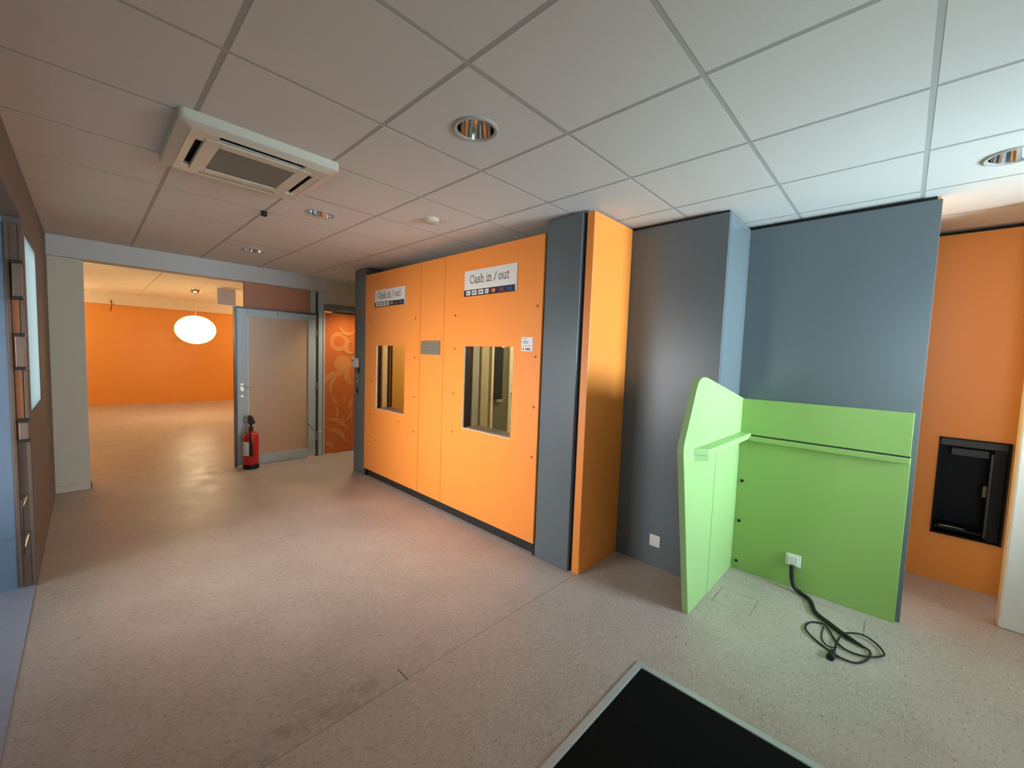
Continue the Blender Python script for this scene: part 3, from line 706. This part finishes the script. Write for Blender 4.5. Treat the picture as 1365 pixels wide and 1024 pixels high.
shapes = [crescent(2.66,1.70,.085,.145,0,360,24,False), crescent(2.72,1.36,.0,.13,0,360,20,False),
  crescent(2.64,1.02,.17,.24,60,190), crescent(2.80,.98,.24,.30,100,200), crescent(2.93,1.2,.1,.2,120,260),
  crescent(2.70,.86,.10,.15,170,250), crescent(2.82,.85,.06,.10,150,250), crescent(2.95,.72,.09,.15,120,220),
  crescent(2.50,.62,.12,.17,-40,40), crescent(2.55,.60,.17,.23,-70,-10), crescent(2.70,.62,.12,.18,-60,10),
  crescent(2.52,.22,.26,.34,20,100), crescent(2.50,.10,.22,.31,10,95), crescent(2.46,.05,.08,.14,0,110),
  crescent(2.85,1.62,.05,.13,90,300), crescent(2.80,1.95,.10,.16,180,320)]
for shapes_n, s_ in enumerate(shapes):
    # keep the print on the leaf
    s_ = [(max(2.435, u), max(.02, w)) for u, w in s_]
    h_ = len(s_)//2; A_, B_ = s_[:h_], s_[h_:][::-1]
    for q in range(h_-1):
        mb.bm.faces.new([mb.bm.verts.new((XP+.0008+.0003*shapes_n, u, w)) for u, w in (A_[q], A_[q+1], B_[q+1], B_[q])])
mb.build('flower_print', m_fl, t)

# ---------------------------------------------------------------- fire extinguisher
ex, ey = -6.03, 1.452
t = thing('fire_extinguisher', 'red fire extinguisher with black valve standing before the glazed door', 'fire extinguisher', (ex, ey, 0))
MB().lathe([(.001,.0),(.088,.0),(.092,.01),(.092,.055),(.088,.06)], (ex,ey,0), 32).build('base_skirt', m_blackp, t, smooth=True)
MB().lathe([(.085,.058),(.088,.065),(.088,.40),(.083,.435),(.062,.462),(.03,.475),(.03,.49),(.001,.49)], (ex,ey,0), 40).build('cylinder', m_red, t, smooth=True)
va = MB().lathe([(.018,.48),(.026,.49),(.026,.535),(.016,.55),(.016,.58)], (ex,ey,0), 16).build('valve', m_blackp, t, smooth=True)
MB().prism([(ey-.02,.565),(ey+.045,.58),(ey+.05,.60),(ey+.02,.67),(ey-.005,.70),(ey-.03,.68),(ey-.035,.60)], 'x', ex-.014, ex+.014).build('handle', m_blackp, t, bevel=.005)
MB().tube([(ex+.02,ey-.01,.55),(ex+.085,ey-.03,.52),(ex+.108,ey-.03,.42),(ex+.108,ey-.02,.30),(ex+.105,ey-.02,.18)], lambda u: .011 if u < .6 else .011+.012*(u-.6)/.4, 10).build('hose', m_rubber, t, smooth=True)
mb = MB(); bm = mb.bm; ring = []
for i in range(9):
    a_ = math.radians(-100+9*i); 
    ring.append((ex+.0895*math.cos(a_), ey+.0895*math.sin(a_)))
for (xa,ya),(xb,yb) in zip(ring, ring[1:]):
    bm.faces.new([bm.verts.new(q) for q in ((xa,ya,.18),(xb,yb,.18),(xb,yb,.36),(xa,ya,.36))])
mb.build('paper_label', m_white, t)

# ---------------------------------------------------------------- back room fittings
lx, ly = -11.17, 1.663
t = thing('pendant_lamp', 'glowing oval pendant globe hanging in the orange back room', 'lamp', (lx, ly, 1.55))
mglow = mat('glowing_globe', (255,240,210), .5, emit=(255,226,160), estr=3.0)
prof = []
for i in range(19):
    a_ = PI*i/18 - PI/2; prof.append((max(.002,.36*math.cos(a_)), 1.905+.30*math.sin(a_)))
MB().lathe(prof, (lx,ly,0), 40).build('globe_shade', mglow, t, smooth=True)
MB().tube([(lx,ly,2.19),(lx,ly,2.72)], .006).build('cord', m_white, t)
MB().lathe([(.10,2.77),(.098,2.74),(.06,2.70),(.012,2.68)], (lx,ly,0), 24).build('ceiling_rose', m_chrome, t, smooth=True)
light('pendant_light', 'POINT', (lx, ly, 1.45), 52, WARM, radius=.3)
o = MB().box(-10.34, -10.30, 1.90, 2.22, 2.43, 2.76).build('hanging_sign', mat('pale_blue_grey', (196,212,255), .5), bevel=.004)
tag(o, 'blank square blue grey sign under the back room ceiling near pendant lamp', 'sign')
o = MB().lathe([(.09,2.77),(.085,2.762),(.001,2.758)], (-9.0, 1.59, 0), 24).build('dark_ceiling_spot', mat('dark_bronze', (96,70,48), .4), smooth=True)
tag(o, 'small dark round spot fitting on the back room ceiling', 'ceiling spot')
o = MB().tube([(-14.08,.45,2.60),(-14.08,.46,2.48),(-14.06,.45,2.42),(-14.08,.44,2.33)], .012).build('red_cable_end', mat('dark_red', (150,40,20), .5), smooth=True)
tag(o, 'short dark red cable end hanging from the back room bulkhead', 'cable')
o = MB().box(-14.2, -14.18, 1.62, 1.80, 1.64, 1.78).build('blank_wall_plate', mat('plate_ochre', (214,140,60), .5), bevel=.003)
tag(o, 'small pale plate on orange far wall behind the pendant lamp', 'plate')

# ---------------------------------------------------------------- fittings on the window side
m_box = mat('tan_box', (120,100,86), .5, noise=.1, nscale=10)
def bracket(label, z0, z1, ya=-.292, yb=-.255, d=.06):
    t = thing('wall_bracket_box', label, 'bracket', (-3.86, (ya+yb)/2, z0), 'tan boxes with dark rims at the window side')
    MB().box(-3.885, -3.885+d, ya, yb, z0+.018, z1-.018).build('box_body', m_box, t, bevel=.003)
    MB().box(-3.885, -3.875+d, ya-.004, yb+.004, z0, z0+.018).build('rim', m_kick, t); MB().box(-3.885, -3.875+d, ya-.004, yb+.004, z1-.018, z1).build('rim', m_kick, t)
    return t
bracket('topmost tan box with dark rims on wall end at far left', 1.80, 2.03)
bracket('tan box with dark rims at middle height on wall end at far left', 1.38, 1.60)
bracket('small low tan box on wall end at far left, under the bright window', .94, 1.08)
t = thing('wire_rack', 'thin steel wire rack low on the wall end at far left', 'rack', (-3.8, -.28, .33))
MB().tube([(-3.88,-.275,.60),(-3.6,-.275,.60)], .005).build('upper_arm', m_steel, t); MB().tube([(-3.88,-.275,.36),(-3.6,-.275,.36)], .006).build('lower_arm', m_steel, t)
MB().tube([(-3.6,-.275,.32),(-3.6,-.275,.64)], .004).build('upright', m_kick, t)
